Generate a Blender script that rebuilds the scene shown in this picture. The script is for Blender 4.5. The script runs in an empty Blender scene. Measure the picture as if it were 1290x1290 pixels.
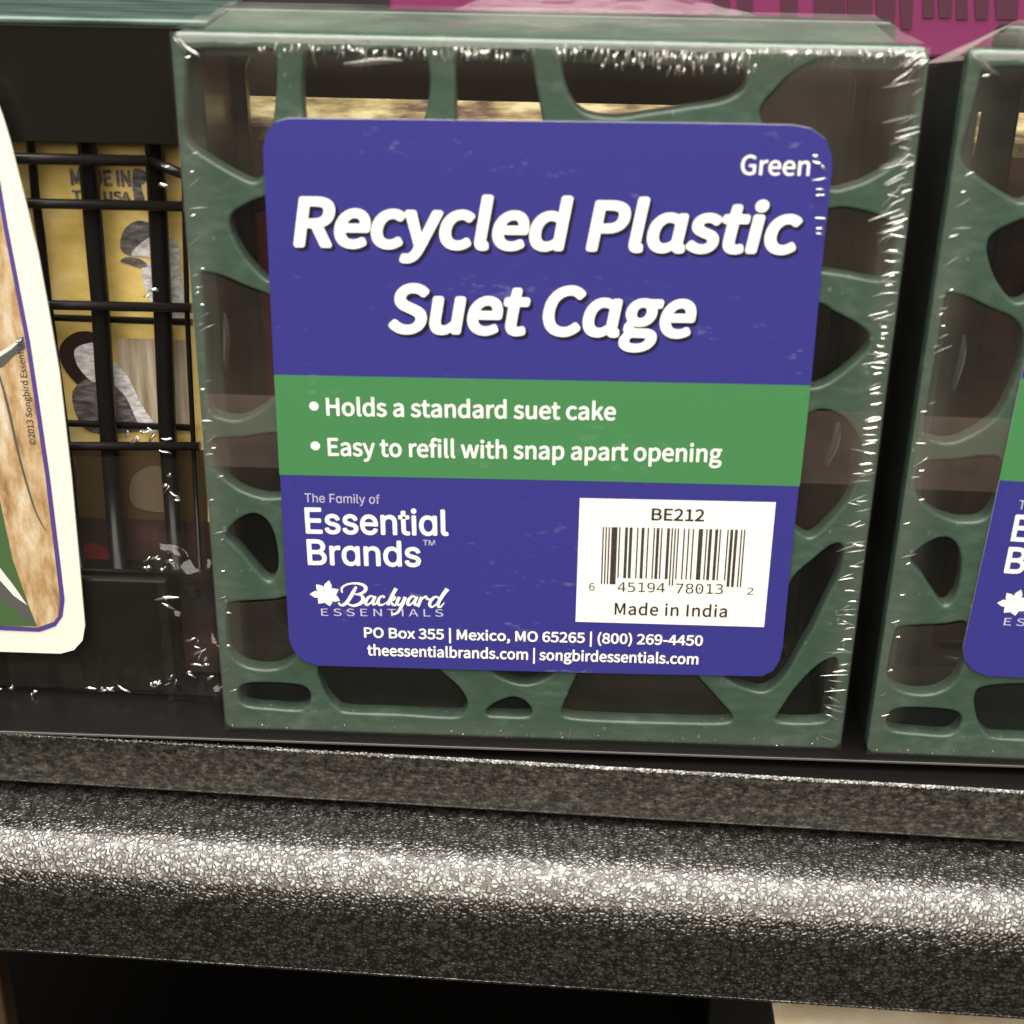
import bpy, bmesh, math, random, os
from mathutils import Vector, Matrix, noise
random.seed(7)
S = bpy.context.scene
COL = S.collection

# ------------------------------------------------------------------ camera
F_PX = 1939.28                      # focal length for a 1290 px frame
CAM = Vector((0.0739733, -0.29284575, 0.1988015))
RW = Matrix(((0.99916873, 0.03816817, 0.01431935),
             (0.02948969, -0.43421151, -0.90032812),
             (-0.02814625, 0.90000198, -0.43497613)))     # world -> camera (x right, y down, z forward)
cd = bpy.data.cameras.new('camera')
cam = bpy.data.objects.new('camera', cd)
COL.objects.link(cam)
rx, ry, rz = RW[0], RW[1], RW[2]
cam.matrix_world = Matrix(((rx[0], -ry[0], -rz[0], CAM[0]), (rx[1], -ry[1], -rz[1], CAM[1]),
                           (rx[2], -ry[2], -rz[2], CAM[2]), (0, 0, 0, 1)))
cd.sensor_width = 36
cd.lens = 36 * F_PX / 1290
cd.clip_start, cd.clip_end = 0.02, 50
cd.dof.use_dof = True
cd.dof.focus_distance = 0.352
cd.dof.aperture_fstop = 17
S.camera = cam

# ------------------------------------------------------------------ light
w = bpy.data.worlds.new('World'); S.world = w; w.use_nodes = True
nt = w.node_tree
bg = nt.nodes['Background']
tc = nt.nodes.new('ShaderNodeTexCoord'); sp = nt.nodes.new('ShaderNodeSeparateXYZ')
cr = nt.nodes.new('ShaderNodeValToRGB'); mp = nt.nodes.new('ShaderNodeMapRange')
nt.links.new(tc.outputs['Generated'], sp.inputs[0])
nt.links.new(sp.outputs['Z'], mp.inputs['Value']); mp.inputs['From Min'].default_value = -1
nt.links.new(mp.outputs[0], cr.inputs[0]); nt.links.new(cr.outputs[0], bg.inputs['Color'])
cr.color_ramp.elements[0].color = (0.20, 0.155, 0.105, 1)
cr.color_ramp.elements[1].color = (0.42, 0.40, 0.36, 1)
e = cr.color_ramp.elements.new(0.5); e.color = (0.24, 0.19, 0.14, 1)
bg.inputs['Strength'].default_value = 0.32
S.view_settings.view_transform = 'Standard'
S.view_settings.look = 'None'
S.view_settings.gamma = 1
S.view_settings.use_curve_mapping = False
S.view_settings.exposure = 0

def lamp(name, loc, target, sx, sy, power, col):
    l = bpy.data.lights.new(name, 'AREA'); l.shape = 'RECTANGLE'; l.size = sx; l.size_y = sy
    l.energy = power; l.color = col
    o = bpy.data.objects.new(name, l); COL.objects.link(o); o.location = loc
    d = Vector(target) - Vector(loc)
    o.rotation_euler = d.to_track_quat('-Z', 'Y').to_euler() if abs(d.y) > 0.01 else (0, 0, 0)   # long side along the shelf
    return o
lamp('ceiling_light', (0.05, -0.85, 1.75), (0.05, 0, 0.05), 2.6, 1.0, 62, (1, 0.975, 0.91))
lamp('ceiling_light', (0.10, -0.06, 1.9), (0.10, -0.0599, 0), 2.8, 0.9, 86, (1, 0.98, 0.95))
lamp('ceiling_light', (-0.1, -2.3, 1.5), (-0.1, 0, 0), 2.6, 1.6, 76, (1, 0.94, 0.83))

# ------------------------------------------------------------------ helpers
def ray(px, py):
    return RW.transposed() @ Vector(((px - 645) / F_PX, (py - 645) / F_PX, 1))
def on_y(px, py, y=0.0):
    d = ray(px, py); s = (y - CAM.y) / d.y
    return CAM + s * d
def on_z(px, py, z=0.0):
    d = ray(px, py); s = (z - CAM.z) / d.z
    return CAM + s * d
def uv(px, py, y=0.0):
    p = on_y(px, py, y); return (p.x, p.z)

def link(name, me, mat=None, parent=None, label=None):
    o = bpy.data.objects.new(name, me); COL.objects.link(o)
    if mat is not None and len(me.materials) == 0: me.materials.append(mat)
    if parent is not None: o.parent = parent
    if label: o['label'] = label
    return o
def bm_obj(name, bm, mats, parent=None, smooth=False, label=None):
    me = bpy.data.meshes.new(name); bm.to_mesh(me); bm.free()
    for m in (mats if isinstance(mats, (list, tuple)) else [mats]): me.materials.append(m)
    if smooth:
        for p in me.polygons: p.use_smooth = True
    return link(name, me, None, parent, label)
def thing(name, label, cat, loc=(0, 0, 0), group=None):
    o = bpy.data.objects.new(name, None); COL.objects.link(o)
    o.location = loc; o['label'] = label; o['category'] = cat
    o.empty_display_size = 0.02
    if group: o['group'] = group
    return o
def structure(name):
    o = bpy.data.objects.new(name, None); COL.objects.link(o); o['kind'] = 'structure'
    o.empty_display_size = 0.02
    return o
def copy_tree(o, parent=None):
    c = o.copy(); COL.objects.link(c); c.parent = parent
    for ch in list(o.children): copy_tree(ch, c)
    return c
def smooth_loop(pts, n=5):
    """closed Catmull-Rom through pts"""
    out = []; k = len(pts)
    for i in range(k):
        p0, p1, p2, p3 = (Vector(pts[(i + j - 1) % k]) for j in range(4))
        for s in range(n):
            t = s / n
            out.append(0.5 * ((2 * p1) + (-p0 + p2) * t + (2 * p0 - 5 * p1 + 4 * p2 - p3) * t * t
                              + (-p0 + 3 * p1 - 3 * p2 + p3) * t ** 3))
    return [tuple(v) for v in out]
def round_rect(x0, z0, x1, z1, r, n=6):
    out = []
    for cx, cz, a in ((x1 - r, z1 - r, 0), (x0 + r, z1 - r, 90), (x0 + r, z0 + r, 180), (x1 - r, z0 + r, 270)):
        for i in range(n + 1):
            t = math.radians(a + 90 * i / n); out.append((cx + r * math.cos(t), cz + r * math.sin(t)))
    return out
def curve_mesh(loops, thick, bevel=0.0, res=2):
    """filled plate from closed loops (x, z); front face at y=0, back at y=thick"""
    c = bpy.data.curves.new('plate', 'CURVE'); c.dimensions = '2D'; c.fill_mode = 'BOTH'
    for lp in loops:
        s = c.splines.new('POLY'); s.points.add(len(lp) - 1); s.use_cyclic_u = True
        for p, q in zip(s.points, lp): p.co = (q[0], q[1], 0, 1)
    c.extrude = max(thick / 2 - bevel, 0); c.bevel_depth = bevel; c.bevel_resolution = res; c.offset = -bevel
    o = bpy.data.objects.new('plate', c); COL.objects.link(o)
    dg = bpy.context.evaluated_depsgraph_get(); dg.update()
    me = bpy.data.meshes.new_from_object(o.evaluated_get(dg))
    bpy.data.objects.remove(o)
    me.transform(Matrix(((1, 0, 0, 0), (0, 0, -1, thick / 2), (0, 1, 0, 0), (0, 0, 0, 1))))
    me.materials.clear()
    return me
def box(bm, x0, y0, z0, x1, y1, z1, mi=0):
    v = [bm.verts.new(c) for c in ((x0, y0, z0), (x1, y0, z0), (x1, y1, z0), (x0, y1, z0),
                                   (x0, y0, z1), (x1, y0, z1), (x1, y1, z1), (x0, y1, z1))]
    for f in ((0, 3, 2, 1), (4, 5, 6, 7), (0, 1, 5, 4), (1, 2, 6, 5), (2, 3, 7, 6), (3, 0, 4, 7)):
        bm.faces.new([v[i] for i in f]).material_index = mi
def rbox(x0, y0, z0, x1, y1, z1, b=0.001, seg=2):
    bm = bmesh.new(); box(bm, x0, y0, z0, x1, y1, z1)
    bmesh.ops.bevel(bm, geom=bm.edges[:], offset=b, segments=seg, profile=0.5, affect='EDGES')
    return bm
def tube(bm, pts, r, n=10, mi=0, caps=True):
    pts = [Vector(p) for p in pts]; rings = []
    for i, p in enumerate(pts):
        d = (pts[min(i + 1, len(pts) - 1)] - pts[max(i - 1, 0)]).normalized()
        a = d.cross(Vector((0, 1, 0))) if abs(d.y) < 0.9 else d.cross(Vector((1, 0, 0)))
        a.normalize(); b = d.cross(a)
        rings.append([bm.verts.new(p + r * (math.cos(2 * math.pi * k / n) * a + math.sin(2 * math.pi * k / n) * b)) for k in range(n)])
    for A, B in zip(rings, rings[1:]):
        for k in range(n):
            f = bm.faces.new((A[k], A[(k + 1) % n], B[(k + 1) % n], B[k])); f.smooth = True; f.material_index = mi
    if caps:
        bm.faces.new(rings[0]).material_index = mi; bm.faces.new(rings[-1][::-1]).material_index = mi
def inside(p, poly):
    x, y = p; c = False; j = len(poly) - 1
    for i in range(len(poly)):
        xi, yi = poly[i]; xj, yj = poly[j]
        if (yi > y) != (yj > y) and x < (xj - xi) * (y - yi) / (yj - yi) + xi: c = not c
        j = i
    return c

# ------------------------------------------------------------------ materials
def mat(name, col, rough=0.5, metal=0.0, coat=0.0, spec=0.5):
    m = bpy.data.materials.new(name); m.use_nodes = True
    b = m.node_tree.nodes['Principled BSDF']
    b.inputs['Base Color'].default_value = (*col, 1); b.inputs['Roughness'].default_value = rough
    b.inputs['Metallic'].default_value = metal; b.inputs['Coat Weight'].default_value = coat
    b.inputs['Coat Roughness'].default_value = 0.12
    b.inputs['Specular IOR Level'].default_value = spec
    return m
def N(m, t, **kw):
    n = m.node_tree.nodes.new(t)
    for k, v in kw.items(): setattr(n, k, v)
    return n
def L(m, a, b): m.node_tree.links.new(a, b)
def coords(m, scale=(1, 1, 1), rot=(0, 0, 0)):
    t = N(m, 'ShaderNodeTexCoord'); mp = N(m, 'ShaderNodeMapping')
    mp.inputs['Scale'].default_value = scale; mp.inputs['Rotation'].default_value = rot
    L(m, t.outputs['Object'], mp.inputs['Vector']); return mp.outputs[0]
def nz(m, vec, scale, detail=4, rough=0.55):
    n = N(m, 'ShaderNodeTexNoise'); n.inputs['Scale'].default_value = scale
    n.inputs['Detail'].default_value = detail; n.inputs['Roughness'].default_value = rough
    L(m, vec, n.inputs['Vector']); return n.outputs['Fac']
def ramp(m, fac, stops):
    r = N(m, 'ShaderNodeValToRGB'); L(m, fac, r.inputs[0])
    el = r.color_ramp.elements
    el[0].position, el[0].color = stops[0][0], (*stops[0][1], 1)
    el[1].position, el[1].color = stops[-1][0], (*stops[-1][1], 1)
    for p, c in stops[1:-1]:
        x = el.new(p); x.color = (*c, 1)
    return r.outputs[0]
def bump(m, h, dist, strength=1.0):
    b = N(m, 'ShaderNodeBump'); b.inputs['Distance'].default_value = dist; b.inputs['Strength'].default_value = strength
    L(m, h, b.inputs['Height']); L(m, b.outputs[0], m.node_tree.nodes['Principled BSDF'].inputs['Normal']); return b
def bsdf(m): return m.node_tree.nodes['Principled BSDF']

# recycled green plastic: brushed streaks and faint blotches
def recycled(name, k):
    m = mat(name, (0.05, 0.12, 0.075), 0.42, coat=0.25)
    v = coords(m, (260, 260, 260)); v2 = coords(m, (230, 300, 520), (0, 0.6, 0))
    c1 = nz(m, v, 0.35, 5); c2 = nz(m, v2, 1.0, 3)
    mx = N(m, 'ShaderNodeMath', operation='MULTIPLY'); L(m, c1, mx.inputs[0]); L(m, c2, mx.inputs[1])
    col = ramp(m, mx.outputs[0], [(0.08, tuple(k * q for q in (0.032, 0.060, 0.040))), (0.27, tuple(k * q for q in (0.046, 0.080, 0.055))), (0.48, tuple(k * q for q in (0.085, 0.122, 0.093)))])
    sp_ = N(m, 'ShaderNodeTexVoronoi'); sp_.inputs['Scale'].default_value = 520; L(m, coords(m, (1, 1, 0.7), (0, 0.4, 0)), sp_.inputs['Vector'])
    sr = N(m, 'ShaderNodeMapRange'); L(m, sp_.outputs['Distance'], sr.inputs['Value'])
    sr.inputs['From Min'].default_value = 0.10; sr.inputs['From Max'].default_value = 0.22; sr.inputs['To Min'].default_value = 1; sr.inputs['To Max'].default_value = 0
    gate = N(m, 'ShaderNodeMath', operation='GREATER_THAN'); gate.inputs[1].default_value = 0.80
    sc_ = N(m, 'ShaderNodeSeparateColor'); L(m, sp_.outputs['Color'], sc_.inputs[0]); L(m, sc_.outputs[0], gate.inputs[0])
    ml = N(m, 'ShaderNodeMath', operation='MULTIPLY'); L(m, sr.outputs[0], ml.inputs[0]); L(m, gate.outputs[0], ml.inputs[1])
    m5 = N(m, 'ShaderNodeMath', operation='MULTIPLY'); L(m, ml.outputs[0], m5.inputs[0]); m5.inputs[1].default_value = 0.55
    mc = N(m, 'ShaderNodeMix', data_type='RGBA'); L(m, m5.outputs[0], mc.inputs['Factor']); L(m, col, mc.inputs['A'])
    mc.inputs['B'].default_value = (0.20 * k, 0.23 * k, 0.18 * k, 1)
    L(m, mc.outputs['Result'], bsdf(m).inputs['Base Color'])
    bump(m, c2, 0.00007, 0.6)
    return m
M_green = recycled('recycled_plastic', 0.92)
M_body = recycled('recycled_plastic_shaded', 0.17)  # same plastic darkened: shade painted into the cage's walls and back

def paper(name, col, rough=0.38, coat=0.35, scuff=0.5):
    m = mat(name, col, rough, coat=coat)
    va = coords(m, (38, 1, 95), (0, 0.35, 0)); vb = coords(m, (260, 1, 620), (0, 0.6, 0))
    a = nz(m, va, 1.0, 6, 0.65); b = nz(m, vb, 1.0, 5, 0.6)
    mu = N(m, 'ShaderNodeMath', operation='MULTIPLY'); L(m, a, mu.inputs[0]); L(m, b, mu.inputs[1])
    r = N(m, 'ShaderNodeMapRange'); L(m, mu.outputs[0], r.inputs['Value'])
    r.inputs['From Min'].default_value = 0.335; r.inputs['From Max'].default_value = 0.62
    r.inputs['To Min'].default_value = 0.0; r.inputs['To Max'].default_value = scuff
    mc = N(m, 'ShaderNodeMix', data_type='RGBA'); L(m, r.outputs[0], mc.inputs['Factor'])
    mc.inputs['A'].default_value = (*col, 1); mc.inputs['B'].default_value = (0.5, 0.47, 0.55, 1)
    L(m, mc.outputs['Result'], bsdf(m).inputs['Base Color'])
    return m
M_blue = paper('label_blue', (0.034, 0.032, 0.21), scuff=0.6)
M_band = paper('label_green', (0.056, 0.205, 0.072), scuff=0.3)
M_white = mat('label_white', (0.86, 0.84, 0.77), 0.45)
M_shadow = mat('label_dark_ink', (0.010, 0.008, 0.030), 0.4)
M_ink = mat('black_ink', (0.022, 0.016, 0.016), 0.5)
M_grey = mat('label_pale_ink', (0.52, 0.49, 0.62), 0.45)
M_edge = mat('label_paper_edge', (0.55, 0.52, 0.56), 0.7)
M_black = mat('black_plastic', (0.009, 0.008, 0.006), 0.30, spec=0.25)
M_wire = mat('black_coated_wire', (0.007, 0.006, 0.006), 0.28, spec=0.3)

# clear shrink film
def film(name, haze, rough=0.07, refl=0.10, tint=(0.80, 0.74, 0.66), bumpd=0.0006):
    m = bpy.data.materials.new(name); m.use_nodes = True; t = m.node_tree; t.nodes.clear()
    out = t.nodes.new('ShaderNodeOutputMaterial'); tr = t.nodes.new('ShaderNodeBsdfTransparent')
    gl = t.nodes.new('ShaderNodeBsdfGlossy'); df = t.nodes.new('ShaderNodeBsdfDiffuse')
    gl.inputs['Roughness'].default_value = rough; gl.inputs['Color'].default_value = (1, 0.98, 0.95, 1)
    df.inputs['Color'].default_value = (*tint, 1)
    v = coords(m, (60, 60, 90), (0, 0.4, 0)); h = nz(m, v, 1.0, 4, 0.6)
    b = t.nodes.new('ShaderNodeBump'); b.inputs['Distance'].default_value = bumpd; b.inputs['Strength'].default_value = 1
    t.links.new(h, b.inputs['Height']); t.links.new(b.outputs[0], gl.inputs['Normal'])
    lw = t.nodes.new('ShaderNodeLayerWeight'); lw.inputs['Blend'].default_value = 0.30
    mr = t.nodes.new('ShaderNodeMapRange'); t.links.new(lw.outputs['Fresnel'], mr.inputs['Value'])
    mr.inputs['To Min'].default_value = refl * 0.3; mr.inputs['To Max'].default_value = refl * 3
    m1 = t.nodes.new('ShaderNodeMixShader'); hz = t.nodes.new('ShaderNodeMapRange')
    t.links.new(nz(m, coords(m, (28, 28, 34), (0, 0.3, 0)), 1.0, 3, 0.5), hz.inputs['Value'])
    hz.inputs['From Min'].default_value = 0.3; hz.inputs['From Max'].default_value = 0.7
    hz.inputs['To Min'].default_value = haze * 0.25; hz.inputs['To Max'].default_value = haze * 1.75
    t.links.new(hz.outputs[0], m1.inputs[0])
    t.links.new(tr.outputs[0], m1.inputs[1]); t.links.new(df.outputs[0], m1.inputs[2])
    m2 = t.nodes.new('ShaderNodeMixShader'); t.links.new(mr.outputs[0], m2.inputs[0])
    t.links.new(m1.outputs[0], m2.inputs[1]); t.links.new(gl.outputs[0], m2.inputs[2])
    t.links.new(m2.outputs[0], out.inputs[0]); return m
M_film = film('shrink_film_clear', 0.004)
M_filmb = film('shrink_film_faint_reflection', 0.016, tint=(0.85, 0.68, 0.55))  # this and the next: reflections in the film painted as brown diffuse haze
M_filmc = film('shrink_film_brown_reflection', 0.024, tint=(0.85, 0.70, 0.56))
M_rim = film('shrink_film_rim', 0.034, tint=(0.82, 0.80, 0.70))
def rim_fade(m):      # crinkle cloudiness dies away from the cage's edges
    t = m.node_tree; tc_ = N(m, 'ShaderNodeTexCoord'); sx = N(m, 'ShaderNodeSeparateXYZ'); L(m, tc_.outputs['Object'], sx.inputs[0])
    def op(o, a, b):
        n = N(m, 'ShaderNodeMath', operation=o)
        for k, q in enumerate((a, b)):
            if isinstance(q, (int, float)): n.inputs[k].default_value = q
            else: L(m, q, n.inputs[k])
        return n.outputs[0]
    X, Z = sx.outputs['X'], sx.outputs['Z']
    d = op('MINIMUM', op('MINIMUM', X, op('SUBTRACT', 0.14, X)), op('MINIMUM', Z, op('SUBTRACT', 0.154, Z)))
    fd = N(m, 'ShaderNodeMapRange'); fd.interpolation_type = 'SMOOTHSTEP'
    L(m, d, fd.inputs['Value']); fd.inputs['From Min'].default_value = 0.0; fd.inputs['From Max'].default_value = 0.0082
    fd.inputs['To Min'].default_value = 1; fd.inputs['To Max'].default_value = 0
    for n in [n for n in t.nodes if n.type == 'MIX_SHADER']:
        f = n.inputs[0].links[0].from_socket; L(m, op('MULTIPLY', f, fd.outputs[0]), n.inputs[0])
rim_fade(M_rim)
M_soft = film('shrink_film_bulge', 0.004, 0.40, 0.22, bumpd=0.0002)
M_side = film('shrink_film_side', 0.004, 0.1, 0.04)
M_film2 = film('shrink_film_overlap', 0.034, tint=(0.85, 0.62, 0.52))
M_flap = film('shrink_film_flap', 0.03, 0.2, 0.05, (0.85, 0.75, 0.68))
M_top = film('shrink_film_top', 0.05, tint=(0.8, 0.78, 0.66))
M_glint = film('shrink_film_wrinkle', 0.10, 0.16, 0.8, (0.9, 0.88, 0.82), 0.0)
M_crumple = film('crumpled_film', 0.004, 0.10, 0.10)
M_veil = film('shrink_film_loose', 0.24, 0.12, 0.2)

# hammered grey-brown powder coat
def hammered(name, metal, rough, cols, depth, groove):
    m = mat(name, (0.06, 0.05, 0.04), rough, metal=metal, coat=0.3)
    bsdf(m).inputs['Coat Roughness'].default_value = 0.16
    v = coords(m)
    w1 = N(m, 'ShaderNodeTexNoise'); w1.inputs['Scale'].default_value = 650; w1.inputs['Detail'].default_value = 3
    L(m, v, w1.inputs['Vector'])
    ad = N(m, 'ShaderNodeMix', data_type='VECTOR'); ad.inputs['Factor'].default_value = 0.0010
    L(m, v, ad.inputs['A']); L(m, w1.outputs['Color'], ad.inputs['B'])
    ve = N(m, 'ShaderNodeTexVoronoi', feature='DISTANCE_TO_EDGE'); ve.inputs['Scale'].default_value = 880
    L(m, ad.outputs['Result'], ve.inputs['Vector'])
    n1 = nz(m, coords(m, (850, 850, 1300)), 1.0, 3, 0.6); n2 = nz(m, coords(m, (480, 480, 760)), 1.0, 2, 0.5)
    gm = N(m, 'ShaderNodeMapRange'); gm.interpolation_type = 'SMOOTHSTEP'; L(m, ve.outputs['Distance'], gm.inputs['Value'])
    gm.inputs['From Min'].default_value = 0.0; gm.inputs['From Max'].default_value = 0.30
    mu = N(m, 'ShaderNodeMath', operation='MULTIPLY'); L(m, n1, mu.inputs[0]); L(m, n2, mu.inputs[1])
    ma = N(m, 'ShaderNodeMath', operation='MULTIPLY_ADD'); L(m, gm.outputs[0], ma.inputs[0]); ma.inputs[1].default_value = groove; L(m, mu.outputs[0], ma.inputs[2])
    L(m, ramp(m, ma.outputs[0], [(0.10 + groove, cols[0]), (0.23 + groove, cols[1]), (0.37 + groove, cols[2])]), bsdf(m).inputs['Base Color'])
    hb = N(m, 'ShaderNodeMath', operation='MULTIPLY_ADD'); L(m, n1, hb.inputs[0]); hb.inputs[1].default_value = 0.35; L(m, gm.outputs[0], hb.inputs[2])
    bump(m, hb.outputs[0], depth, 1.0)
    return m
M_ham = hammered('hammered_powder_coat', 0.80, 0.17, ((0.038, 0.034, 0.030), (0.128, 0.123, 0.113), (0.205, 0.20, 0.19)), 0.00011, 0.14)
M_rail = hammered('hammered_rail_coat', 0.35, 0.42, ((0.012, 0.010, 0.008), (0.050, 0.045, 0.037), (0.12, 0.108, 0.09)), 0.00009, 0.05)
M_deck = mat('black_painted_steel', (0.006, 0.0055, 0.005), 0.32, spec=0.11)
bump(M_deck, nz(M_deck, coords(M_deck), 700, 3), 0.00008, 0.5)
M_worn = mat('worn_steel_edge', (0.12, 0.11, 0.10), 0.4, metal=0.4)
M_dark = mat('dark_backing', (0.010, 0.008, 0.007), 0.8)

# ------------------------------------------------------------------ the setting: shelf
YAW = math.radians(-2.36)
E0 = Vector((-0.0524145, -0.00012767, 0))          # a point of the hammered rail's front face
DX = Vector((math.cos(YAW), math.sin(YAW), 0)); DY = Vector((-math.sin(YAW), math.cos(YAW), 0))
def profile_extrude(name, prof, m, parent, s0=-0.25, s1=0.5, n=1, smooth=True):
    """prof: list of (offset into the shelf, z) swept along the shelf's length"""
    bm = bmesh.new(); rows = []
    for i in range(n + 1):
        s = s0 + (s1 - s0) * i / n
        rows.append([bm.verts.new(E0 + DX * s + DY * o + Vector((0, 0, z))) for o, z in prof])
    k = len(prof)
    for A, B in zip(rows, rows[1:]):
        for j in range(k):
            f = bm.faces.new((A[j], B[j], B[(j + 1) % k], A[(j + 1) % k]))
            f.smooth = smooth and math.dist(prof[j], prof[(j + 1) % k]) < 0.0025
    for rw in (rows[0], rows[-1]):          # closed ends with vertices of their own, so they do not bend the shading
        bm.faces.new([bm.verts.new(q.co) for q in rw])
    bmesh.ops.recalc_face_normals(bm, faces=bm.faces[:])
    o = bm_obj(name, bm, m, parent)
    return o
shelf = structure('shelf')
def arc(cx, cz, r, a0, a1, n):
    return [(cx + r * math.cos(math.radians(a0 + (a1 - a0) * i / n)), cz + r * math.sin(math.radians(a0 + (a1 - a0) * i / n))) for i in range(n + 1)]
# deck the goods stand on: thin tray, front edge parallel to the goods
bm = rbox(-0.25, -0.0036, -0.0007, 0.45, 0.30, 0.0, 0.0002, 2)
deck = bm_obj('deck', bm, M_deck, shelf)
bm = rbox(-0.25, -0.00390, -0.0006, 0.45, -0.00365, -0.00005, 0.0001, 2)
bm_obj('worn_edge', bm, M_worn, deck)
# hammered rail below the deck (vertical face) and the rounded bar under it
pr = [(0.02, -0.0030)] + arc(0.0009, -0.0039, 0.0009, 90, 180, 5) + [(0.0, -0.0160)] + arc(0.0009, -0.0160, 0.0009, 180, 270, 5) + [(0.02, -0.0169)]
rail = profile_extrude('front_rail', pr, M_rail, shelf)
pr = arc(0.0010, -0.0039, 0.00104, 100, 178, 6) + arc(0.0010, -0.0039, 0.0008, 178, 100, 6)
profile_extrude('rolled_edge', pr, M_ham, rail)
bm = bmesh.new()
a = [E0 + DX * -0.25 + DY * 0.0007, E0 + DX * 0.5 + DY * 0.0007]
b = [E0 + DX * -0.25 + DY * 0.06, E0 + DX * 0.5 + DY * 0.06]
vs = [bm.verts.new(p + Vector((0, 0, -0.00285))) for p in (a[0], a[1], b[1], b[0])]
bm.faces.new(vs)
bm_obj('rail_top', bm, M_deck, shelf)
R = 0.013
pr = [(0.012, -0.0188)] + arc(-0.009, -0.0188 - R, R, 90, 180, 20) + [(-0.022, -0.0472)] + arc(-0.0202, -0.0472, 0.0018, 180, 270, 6) + [(0.012, -0.049)]
profile_extrude('front_bar', pr, M_ham, shelf)
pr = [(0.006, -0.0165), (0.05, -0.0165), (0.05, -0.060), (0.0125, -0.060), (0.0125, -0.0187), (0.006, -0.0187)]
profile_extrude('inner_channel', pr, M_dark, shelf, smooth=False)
bk = structure('back_wall')
bm_obj('wall_panel', rbox(-0.4, 0.30, -0.5, 0.6, 0.31, 0.5, 0.001), M_dark, bk)
ls = structure('lower_shelf')
bm_obj('deck', rbox(-0.4, -0.05, -0.33, 0.6, 0.30, -0.32, 0.001), M_deck, ls)

# ------------------------------------------------------------------ the green cage
W, H, D = 0.14, 0.154, 0.036
HOLES = [
 [(238,66),(262,62),(300,62),(338,63),(347,72),(346,130),(342,165),(336,210),(322,229),(300,222),(267,203),(243,186),(233,168),(234,120),(235,80)],
 [(384,70),(396,66),(450,65),(520,65),(536,70),(541,100),(539,128),(534,150),(522,172),(450,176),(392,170),(382,130),(382,90)],
 [(577,70),(600,66),(640,65),(662,66),(670,78),(674,100),(681,140),(684,170),(660,180),(600,180),(578,168),(575,120)],
 [(714,70),(730,64),(800,64),(870,64),(916,66),(934,80),(941,98),(932,116),(908,128),(867,135),(813,143),(777,148),(743,144),(725,132),(714,110),(709,84)],
 [(958,142),(976,115),(1000,92),(1030,76),(1060,70),(1112,70),(1150,73),(1161,86),(1158,110),(1152,135),(1146,168),(1130,202),(1100,224),(1069,236),(1045,238),(1010,215),(975,175)],
 [(1000,275),(1048,264),(1069,263),(1096,269),(1115,277),(1126,290),(1126,317),(1123,342),(1115,352),(1100,353),(1069,347),(1036,342),(1000,335),(990,300)],
 [(995,380),(1033,383),(1050,393),(1073,405),(1090,416),(1096,427),(1092,441),(1073,460),(1053,476),(1033,487),(1015,488),(990,480),(985,430)],
 [(1005,530),(1020,521),(1037,517),(1057,523),(1073,538),(1083,557),(1085,577),(1078,607),(1063,637),(1040,663),(1023,677),(1010,673),(990,650),(985,590)],
 [(1060,687),(1047,688),(1023,707),(1000,728),(985,760),(965,800),(930,835),(913,852),(933,865),(957,872),(973,867),(990,850),(1007,820),(1023,793),(1040,757),(1055,727),(1062,700)],
 [(1055,833),(1045,831),(1027,842),(1003,867),(985,893),(978,906),(990,911),(1030,911),(1044,905),(1049,890),(1053,865)],
 [(723,860),(714,880),(708,895),(714,904),(760,908),(860,911),(912,911),(922,903),(903,880),(882,857),(865,843),(800,838),(738,842)],
 [(613,896),(620,889),(632,883),(647,879),(661,884),(669,894),(668,902),(655,904),(630,903),(616,902)],
 [(401,846),(405,862),(413,879),(426,893),(440,898),(500,900),(570,904),(585,897),(588,884),(578,867),(560,851),(540,838),(470,830),(410,834)],
 [(618,842),(635,856),(660,863),(682,858),(702,843),(700,815),(665,800),(628,812)],
 [(300,872),(308,863),(335,861),(370,863),(386,868),(391,878),(388,889),(376,895),(340,893),(312,890),(302,883)],
 [(286,768),(291,760),(313,758),(345,756),(368,754),(376,780),(376,815),(368,832),(352,842),(330,844),(307,839),(290,825),(286,800)],
 [(285,677),(290,665),(304,653),(320,648),(335,656),(345,675),(350,705),(347,725),(337,732),(320,715),(302,694)],
 [(268,560),(275,553),(310,551),(347,546),(366,552),(372,590),(364,622),(340,628),(318,624),(298,615),(276,597),(269,580)],
 [(254,350),(260,344),(283,350),(313,363),(340,374),(358,395),(362,440),(352,490),(338,508),(322,520),(302,529),(280,527),(265,516),(261,470),(257,400)],
 [(352,248),(330,250),(307,260),(293,270),(290,282),(294,298),(307,322),(323,341),(340,354),(356,345),(366,300)],
 [(430,230),(520,220),(620,235),(640,300),(600,380),(520,420),(430,390),(400,310)],
 [(700,240),(800,225),(920,240),(960,300),(900,400),(780,430),(690,380),(670,300)],
 [(430,480),(520,470),(600,490),(620,580),(560,680),(470,720),(420,680),(410,560)],
 [(690,490),(800,480),(920,500),(940,600),(900,700),(780,740),(690,700),(660,600)],
]
HOLES_M = []
for h in HOLES:
    q = [uv(*p) for p in h]
    HOLES_M.append(smooth_loop(q, 4))
front_me = curve_mesh([round_rect(0, 0, W, H, 0.0022)] + HOLES_M, 0.0042, 0.0007, 3)
for p in front_me.polygons: p.use_smooth = abs(p.normal.y) < 0.98
cage = thing('suet_cage', 'green plastic suet cage standing whole in the middle, its purple label in full view', 'suet cage', (0, 0, 0), 'green shrink wrapped suet cages')
fp = link('front_panel', front_me, M_green, cage)
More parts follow.
